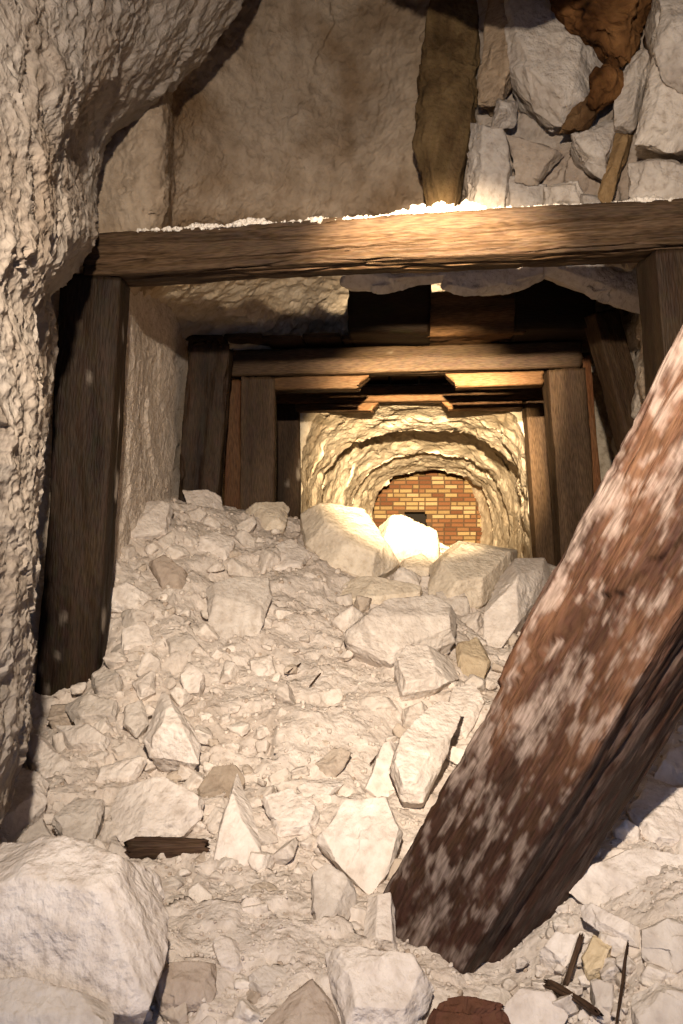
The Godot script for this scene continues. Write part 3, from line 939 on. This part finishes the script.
func stones() -> void:
	var white := Color(0.66, 0.595, 0.535)
	var cream := Color(0.66, 0.575, 0.46)
	var grey := Color(0.53, 0.475, 0.42)
	var dun := Color(0.40, 0.33, 0.27)
	var yellow := Color(0.42, 0.34, 0.235)
	for s in [
		# foreground, left to right
		["huge pale chalk block with a flat face in the lower left corner", [-60, 850, 0, 845, 57, 856, 127, 862, 160, 877, 168, 916, 166, 965, 150, 1008, 117, 1018, 40, 1000, -60, 985], white, 0.8, -0.18],
		["low chalk slab under the huge block in the lower left corner", [-50, 990, 40, 992, 105, 1003, 114, 1014, 110, 1050, -50, 1060], grey, 0.4, -0.18],
		["grey block with a dark broken lower face beside the huge chalk block", [151, 984, 169, 964, 215, 964, 219, 984, 206, 1008, 160, 1012], dun, 0.7],
		["small whitish lump above the grey lump at the bottom edge", [212, 945, 224, 934, 242, 940, 247, 960, 238, 977, 220, 974], white, 0.6],
		["rounded pale lump near the bottom centre", [250, 978, 264, 966, 288, 968, 296, 984, 284, 1001, 260, 1003], grey, 0.6],
		["dull grey stone cut by the bottom edge left of the white block", [262, 1026, 290, 994, 314, 981, 332, 1000, 346, 1040, 290, 1050], dun, 0.6],
		["white angular block at the bottom edge next to the prop's foot", [325, 953, 380, 952, 411, 957, 433, 990, 428, 1012, 405, 1040, 345, 1040, 332, 995], white, 0.75],
		["small chalk chip wedged above the white bottom block", [299, 966, 314, 956, 326, 956, 325, 979, 303, 979], grey, 0.5],
		["upright narrow chalk stone beside the prop's broken foot", [362, 948, 366, 912, 373, 872, 391, 874, 394, 907, 400, 955], white, 0.5],
		["round dusty lump left of the upright narrow stone", [310, 880, 327, 867, 350, 880, 360, 902, 345, 925, 327, 936, 314, 930], grey, 0.6],
		["broad slanted chalk slab with a ridged side left of the prop", [318, 837, 345, 801, 387, 797, 402, 834, 389, 872, 369, 891, 332, 862], white, 0.4],
		["tall wedge-shaped chalk stone standing in the middle of the slope foot", [232, 775, 246, 771, 257, 797, 261, 841, 266, 856, 244, 867, 209, 865, 222, 819], white, 0.6],
		["flat pale block under the kite-shaped stone", [94, 784, 99, 769, 140, 757, 146, 762, 130, 788], white, 0.5],
		["wide chalk block with a dark wooden scrap below it", [108, 806, 121, 786, 176, 784, 204, 800, 202, 818, 184, 836, 127, 845, 116, 834], white, 0.5],
		["pale block at the left edge above the huge chalk block", [-20, 786, 0, 782, 26, 775, 48, 784, 46, 803, 14, 840, -20, 845], white, 0.5],
		["small triangular chalk stone on the top edge of the huge block", [13, 845, 44, 819, 61, 855, 36, 858], grey, 0.5],
		["chalk stone between the triangular one and the wide block", [53, 823, 75, 797, 105, 801, 101, 823, 94, 845, 61, 845], grey, 0.5],
		["egg-shaped chalk lump at the foot of the left post", [24, 752, 44, 737, 70, 763, 66, 783, 48, 787, 30, 776], white, 0.7],
		["kite-shaped chalk slab standing on its point below the left post", [143, 741, 162, 688, 184, 717, 202, 745, 200, 765, 149, 758], white, 0.9, -0.08],
		["dirt-stained brown stone in the middle of the slope foot", [197, 790, 214, 768, 236, 766, 246, 782, 230, 803, 205, 808], Color(0.33, 0.27, 0.21), 0.4],
		["chalk stone right of the tall wedge", [262, 800, 290, 790, 318, 812, 312, 834, 276, 838], white, 0.5],
		["small flat stone above the broad slanted slab", [296, 790, 330, 772, 345, 782, 322, 806, 300, 808], white, 0.4],
		# slope, middle
		["big smooth chalk slab lying in the middle of the slope", [206, 588, 232, 577, 270, 579, 273, 596, 259, 634, 226, 648, 209, 628], grey, 0.35],
		["brown-faced stone on the upper left slope", [149, 563, 165, 555, 188, 574, 182, 588, 163, 592], dun, 0.6],
		["long pale stone leaning on the left post half way up", [105, 596, 132, 584, 163, 603, 154, 616, 110, 614], white, 0.6],
		["pale stone below the long one by the left post", [121, 632, 145, 620, 153, 645, 123, 655], white, 0.5],
		["knobbly chalk lump at the right of the left post's foot", [80, 682, 100, 668, 122, 676, 118, 694, 92, 702], grey, 0.6],
		["large chalk lump at the base of the left post", [62, 706, 88, 694, 118, 702, 116, 722, 78, 728], grey, 0.7],
		["chalk lump below the large one at the base of the left post", [55, 726, 84, 722, 110, 740, 104, 754, 70, 750], white, 0.6],
		["grey lump in the cluster right of the left post's foot", [124, 706, 142, 700, 150, 724, 136, 738, 122, 726], grey, 0.5],
		["chalk cobble above the kite-shaped stone", [130, 682, 140, 668, 156, 672, 156, 692, 140, 700], white, 0.6],
		["small cobble upper right of the kite-shaped stone", [178, 676, 192, 664, 206, 676, 200, 694, 184, 696], white, 0.5],
		["grey cobble between the smooth slab and the left post", [166, 640, 186, 630, 200, 644, 190, 658, 170, 656], grey, 0.5],
		["large flat chalk slab with a dark undercut edge right of centre", [342, 634, 369, 612, 434, 604, 456, 616, 456, 642, 391, 664, 347, 642], grey.lerp(white, 0.5), 0.75, -0.10],
		["chalk slab under the large flat slab right of centre", [393, 664, 404, 649, 456, 647, 467, 669, 439, 688, 402, 697], white, 0.45, -0.10],
		["yellowish chalk stone beneath the upright slab near the prop", [455, 646, 480, 640, 492, 662, 480, 684, 462, 676], yellow, 0.5],
		["pale stone half hidden by the prop below the yellowish one", [452, 690, 474, 684, 486, 700, 466, 740, 446, 730], white, 0.4],
		["broad chalk slab resting against the prop's left edge", [388, 770, 402, 736, 440, 700, 466, 704, 448, 750, 424, 802, 400, 800], white, 0.35, -0.10],
		["pale slab left of the one resting against the prop", [364, 790, 378, 752, 398, 742, 400, 778, 388, 800], white, 0.4],
		# crest
		["big overlit chalk slab on the crest left of the brick wall", [300, 514, 330, 513, 360, 519, 384, 542, 404, 562, 372, 580, 330, 568, 306, 544], cream, 0.8, -0.08],
		["rounded bright boulder on the crest before the brick wall", [374, 548, 379, 536, 391, 527, 408, 522, 422, 524, 434, 532, 442, 545, 440, 560, 396, 560], cream * 0.8, 1.2],
		["cracked cream ledge on the crest right of the bright boulder", [430, 566, 452, 549, 500, 548, 518, 560, 512, 580, 482, 606, 440, 610, 428, 590], cream, 1.0, -0.10],
		["upright pale chalk slab leaning on the crest beside the prop", [476, 636, 490, 592, 508, 568, 549, 566, 551, 580, 520, 622, 496, 652], white, 0.95, -0.22],
		["pale slab between the overlit crest slab and the large flat slab", [330, 566, 372, 578, 424, 590, 420, 604, 372, 606, 330, 596], cream, 0.3],
		["small bright stone in front of the rounded boulder", [400, 562, 420, 556, 432, 568, 424, 586, 404, 582], cream, 0.5],
		["chalk stone on the crest at the foot of the middle frame's left post", [240, 512, 262, 502, 290, 508, 286, 528, 250, 532], cream, 0.5],
		["chalk stone at the foot of the leaning stump post", [180, 498, 196, 488, 222, 494, 226, 512, 192, 516], white, 0.5],
		["pale stone left of the leaning stump post", [120, 520, 146, 500, 174, 510, 168, 534, 130, 540], white, 0.4],
		["chalk stone in the middle of the upper slope", [268, 546, 292, 540, 312, 556, 300, 572, 274, 570], white, 0.4],
		["pale chalk stone on the upper slope below the stump post", [196, 540, 216, 532, 236, 544, 226, 560, 202, 560], white, 0.4],
		# right of the prop
		["large chalk slab with a rippled face right of the prop", [568, 894, 592, 864, 625, 848, 700, 866, 700, 896, 651, 920, 596, 914], white, 0.4, 0.06],
		["narrow chalk slab with a dark underside below the rippled slab", [576, 904, 590, 902, 640, 928, 639, 948, 614, 942, 580, 918], white, 0.4],
		["smooth chalk block in the prop's shadow at the right edge", [628, 812, 646, 786, 690, 790, 700, 850, 650, 848], white, 0.4],
		["bluish shadowed stone under the prop at the right edge", [648, 786, 664, 756, 700, 744, 700, 784, 672, 796], white, 0.4],
		["yellowish stone among sticks in the lower right", [580, 958, 594, 934, 612, 944, 606, 974, 588, 980], Color(0.58, 0.47, 0.31), 0.5],
		["pale stone left of the yellowish one in the lower right", [530, 962, 556, 930, 578, 936, 572, 960, 548, 978], white, 0.4],
		["grey stone at the right edge beside the curled slab", [640, 930, 668, 918, 700, 924, 700, 970, 660, 976, 642, 956], grey, 0.4],
		["curled chalk flake standing at the right edge", [652, 918, 664, 900, 700, 888, 700, 916, 668, 926], grey, 0.5],
		["chalk stone at the bottom edge right of the prop's foot", [500, 1012, 524, 986, 552, 990, 566, 1016, 550, 1040, 504, 1040], white, 0.4],
		["speckled chalk stone between two sticks in the lower right", [578, 988, 596, 978, 616, 984, 614, 1012, 588, 1014], grey, 0.4],
		["chalk stone in the bottom right corner", [630, 990, 656, 982, 690, 990, 700, 1036, 640, 1040], grey, 0.4],
	]:
		rubble_stone("chalk_rock", s[0], s[1], s[2], s[3], "chalk rubble of the fall", s[4] if s.size() > 4 else 0.0)
		outlines.append(s[1])
	cobbles()
	gravel()
	crumbs()
	sticks()

const MARKS := [["the huge corner block", 80, 930], ["the grey block with a dark lower face", 185, 985], ["the white bottom block", 385, 985], ["the upright narrow stone", 382, 915], ["the round dusty lump", 335, 900], ["the broad slanted slab", 360, 845], ["the tall wedge-shaped stone", 240, 825], ["the wide block over the wooden scrap", 155, 815], ["the egg-shaped lump", 47, 762], ["the kite-shaped slab", 172, 732], ["the dirt-stained brown stone", 220, 786], ["the big smooth slab", 240, 610], ["the brown-faced stone", 168, 574], ["the long stone on the left post", 134, 600], ["the left post's foot", 80, 690], ["the large flat slab", 400, 634], ["the slab under the large flat slab", 430, 670], ["the upright crest slab", 515, 605], ["the rounded bright boulder", 410, 542], ["the overlit crest slab", 350, 540], ["the cracked cream ledge", 470, 575], ["the leaning stump post", 200, 495], ["the middle frame's left post", 258, 508], ["the dusty hollow in mid slope", 300, 700], ["the rippled slab", 630, 885], ["the curled flake", 675, 908], ["the prop's foot", 445, 960], ["the long stick", 622, 985], ["the slab resting on the prop", 425, 755], ["the narrow slab with dark underside", 608, 922]]

func inside_any(px: float, py: float) -> bool:
	for o in outlines:
		var poly := PackedVector2Array()
		for i in o.size() / 2: poly.append(Vector2(o[2 * i], o[2 * i + 1]))
		if Geometry2D.is_point_in_polygon(Vector2(px, py), poly): return true
	return false

func behind_prop(px: float, py: float) -> bool:
	var left := 390.0 + (870.0 - py) * 0.543
	var right := 495.0 + (1012.0 - py) * 0.66
	return px > left + 6 and px < right - 6

func cobbles() -> void:
	var taken := {}
	var placed := []
	var r := RandomNumberGenerator.new()
	r.seed = 99
	var tries := 0
	while placed.size() < 285 and tries < 14000:
		tries += 1
		var px := r.randf_range(-5, 690)
		var py := r.randf_range(500, 1030)
		var size := 4.8 + 12.0 * pow(r.randf(), 1.9)
		if py < 560: size = minf(size, 9.0)
		if px > 240 and px < 400 and py > 640 and py < 770 and r.randf() < 0.7: continue      # the dusty hollow
		if px < 60 and py < 760 or px < 125 and py < 660: continue
		if px > 290 and py < 575 or px < 300 and py < 515: continue
		if inside_any(px, py) or behind_prop(px, py): continue
		var clash := false
		for q in placed:
			if Vector2(q[0] - px, q[1] - py).length() < (q[2] + size) * 0.8:
				clash = true
				break
		if clash: continue
		placed.append([px, py, size])
		var d := ground_depth(px, py)
		var rad := size * d / F * 1.15
		var tone := r.randf()
		var tint: Color = Color(0.64, 0.575, 0.51) if tone < 0.55 else Color(0.56, 0.50, 0.44) if tone < 0.85 else Color(0.46, 0.39, 0.32)
		var look: String = "pale" if tone < 0.55 else "greyish" if tone < 0.85 else "dun"
		rng.seed = int(px * 31 + py * 17)
		var flat := r.randf_range(0.45, 0.95)
		var squash := Vector3(r.randf_range(0.8, 1.15), flat, r.randf_range(0.8, 1.1))
		var mesh := rock_mesh(14 if size > 8 else 9, Basis(), random_planes(rad, squash, 9), rad * 0.10, Vector3(px, py, 0) * 0.1, tint)
		var p := P(px, py, d - rad * 0.15)
		var o := put("chalk_cobble", mesh, M.chalk, p)
		o.rotation = Vector3(r.randf_range(0.1, 0.75), r.randf() * TAU, r.randf_range(-0.3, 0.3))
		# say which one it is by the landmark next to it
		var order := []
		for m in MARKS: order.append([Vector2(m[1] - px, m[2] - py).length(), m])
		order.sort_custom(func(a, b): return a[0] < b[0])
		var how: String = "large" if size > 10.5 else "fist-sized" if size > 7.5 else "small" if size > 5.5 else "tiny"
		var kind: String = "flat" if flat < 0.6 else "blunt" if flat < 0.78 else "angular"
		var label := ""
		for k in 9:
			var m: Array = order[k / 3][1]
			var dx: float = px - m[1]
			var dy: float = py - m[2]
			var far: String = ["close ", "", "well "][k % 3]
			var where: String = ("right of" if dx > 0 else "left of") if absf(dx) > absf(dy) * 1.2 else ("below" if dy > 0 else "above")
			label = "%s %s %s chalk cobble %s%s %s" % [how, look, kind, "" if k % 3 == 0 else far, where, m[0]]
			if not taken.has(label): break
		taken[label] = true
		tag(o, label, "rock", "small chalk cobbles on the slope")

func multi(called: String, mesh: Mesh, mat: Material, where: Array, label: String, category: String, parent: Node = null) -> void:
	var mm := MultiMesh.new()
	mm.transform_format = MultiMesh.TRANSFORM_3D
	mm.mesh = mesh
	mm.instance_count = where.size()
	for i in where.size(): mm.set_instance_transform(i, where[i])
	var o := MultiMeshInstance3D.new()
	o.name = numbered(called)
	o.multimesh = mm
	o.material_override = mat
	add_child(o, true)
	tag(o, label, category, "", "stuff")

func gravel() -> void:
	var r := RandomNumberGenerator.new()
	r.seed = 5
	for k in 4:
		rng.seed = 300 + k
		var tint: Color = [Color(0.58, 0.515, 0.45), Color(0.53, 0.46, 0.40), Color(0.61, 0.545, 0.475), Color(0.40, 0.325, 0.26)][k]
		var mesh := rock_mesh(4, Basis(), random_planes(1.0, Vector3(1, 0.7, 0.9), 8), 0.05, Vector3(k, 3, 1), tint)
		var where := []
		for i in [3600, 3000, 3600, 900][k]:
			var px := r.randf_range(-40, 730)
			var py := r.randf_range(498, 1060)
			if px > 300 and py < 548: continue
			var d := ground_depth(px, py)
			var p := P(px, py, d)
			p.y = ground_rough(p.x, d)
			var s := (0.7 + 2.6 * pow(r.randf(), 3.0)) * maxf(d, 2.4) / F
			var b := Basis.from_euler(Vector3(r.randf() * TAU, r.randf() * TAU, r.randf() * TAU)).scaled(Vector3(s, s, s))
			where.append(Transform3D(b, p + Vector3(0, s * 0.2, 0)))
		multi("chalk_gravel", mesh, M.chalk, where, ["fine pale chalk gravel strewn over the whole slope", "fine greyish chalk gravel strewn over the whole slope", "fine white chalk gravel strewn over the whole slope", "fine brown grit strewn over the whole slope"][k], "gravel")

func crumbs() -> void:
	# crumbs lying on the nearest crossbeam
	var r := RandomNumberGenerator.new()
	r.seed = 8
	rng.seed = 41
	var mesh := rock_mesh(5, Basis(), random_planes(1.0, Vector3(1, 0.7, 0.9), 8), 0.06, Vector3(2, 3, 1), Color(0.70, 0.64, 0.56))
	var where := []
	for i in 6000:
		var t := r.randf_range(0.08, 0.99)
		var heap := 0.35 + 0.9 * smoothstep(-0.1, 0.5, n_mid.get_noise_1d(t * 3.0)) + 0.9 * exp(-pow((t - 0.57) / 0.09, 2))
		var x := lerpf(-1.10, 1.52, t)
		var zc := lerpf(-4.0, -3.64, t)
		var top := EYE + lerpf(1.11, 1.145, t) + 0.09
		var across := r.randf_range(-0.12, 0.12)
		var s := (0.004 + 0.016 * pow(r.randf(), 2.0)) * (0.5 + heap * 0.4)
		var y := top + r.randf() * 0.046 * heap * (1.0 - absf(across) / 0.13)
		where.append(Transform3D(Basis.from_euler(Vector3(r.randf() * TAU, r.randf() * TAU, 0)).scaled(Vector3(s, s, s)), Vector3(x + across * 0.13, y, zc + across)))
	multi("chalk_crumbs", mesh, M.chalk, where, "white chalk crumbs heaped along the top of the nearest crossbeam", "crumbs")
	# slabs lying on the roof timbers of the middle frame
	for b in [["grey chalk slab lying on the roof timbers, left part", [338, 298, 345, 264, 400, 258, 455, 258, 458, 286, 430, 300, 380, 292], 5.02, 0.08],
			["grey chalk slab lying on the roof timbers, middle part", [440, 290, 446, 258, 500, 254, 552, 254, 545, 280, 515, 292, 470, 296], 4.98, 0.08],
			["grey chalk slab lying on the roof timbers behind the nearest frame's right end", [530, 276, 540, 250, 600, 246, 668, 246, 660, 300, 640, 318, 600, 300], 4.95, 0.08]]:
		var ring := PackedVector3Array()
		for i in b[1].size() / 2: ring.append(P(b[1][2 * i], b[1][2 * i + 1], b[2]))
		var made := block_from_ring(ring, Vector3.BACK, b[3], 1.0, int(b[1][0]), Color(0.55, 0.50, 0.45), 0.02, Vector3(0, 0.2, 0), 40)
		tag(put("chalk_slab", made[1], M.chalk, made[0]), b[0], "rock", "chalk slabs on the roof timbers")

func sticks() -> void:
	var black := Color(0.05, 0.032, 0.022)
	var brown := Color(0.11, 0.065, 0.04)
	for s in [["charred wooden scrap lying under the wide chalk block", 132, 848, 204, 850, 0.055], ["short dark stick in the lower right below the prop", 549, 984, 594, 1012, 0.022], ["long thin dark stick standing in the lower right rubble", 628, 946, 617, 1026, 0.016], ["dark stick half buried left of the yellowish stone", 580, 940, 566, 984, 0.020], ["thin splinter at the edge of the dusty hollow", 288, 672, 299, 664, 0.010], ["dark splinter in the middle of the dusty hollow", 311, 685, 320, 674, 0.010], ["tiny dark splinter left of the slab resting on the prop", 372, 762, 380, 752, 0.010], ["small dark splinter low in the dusty hollow", 310, 722, 320, 718, 0.010], ["dark twig above the round dusty lump", 235, 922, 241, 902, 0.012]]:
		var a := P(s[1], s[2], ground_depth(s[1], s[2]) - 0.035)
		var b := P(s[3], s[4], ground_depth(s[3], s[4]) - 0.035)
		beam("wood_splinter", s[0], a, b, s[5], s[5] * 0.7, Vector3(0.3, 1, 0.4), wood_tint(black, brown, 0.1), {"step": 0.008, "per": 5, "rough": 0.003, "round": 0.003, "ragged": 0.02, "bow": 0.003}, "wood", "wood scraps")
	var o := rubble_stone("rotten_wood", "rotten reddish brown lump of wood under the prop's foot", [428, 1030, 440, 1004, 470, 998, 512, 1016, 520, 1050, 430, 1050], Color(0.10, 0.045, 0.028), 0.6, "", 0.0, 0.02)
	tag(o, "", "wood")

func _ready() -> void:
	noises()
	lights()
	materials()
	shell()
	tunnel()
	brick_wall()
	sets()
	rubble()
	lamp()
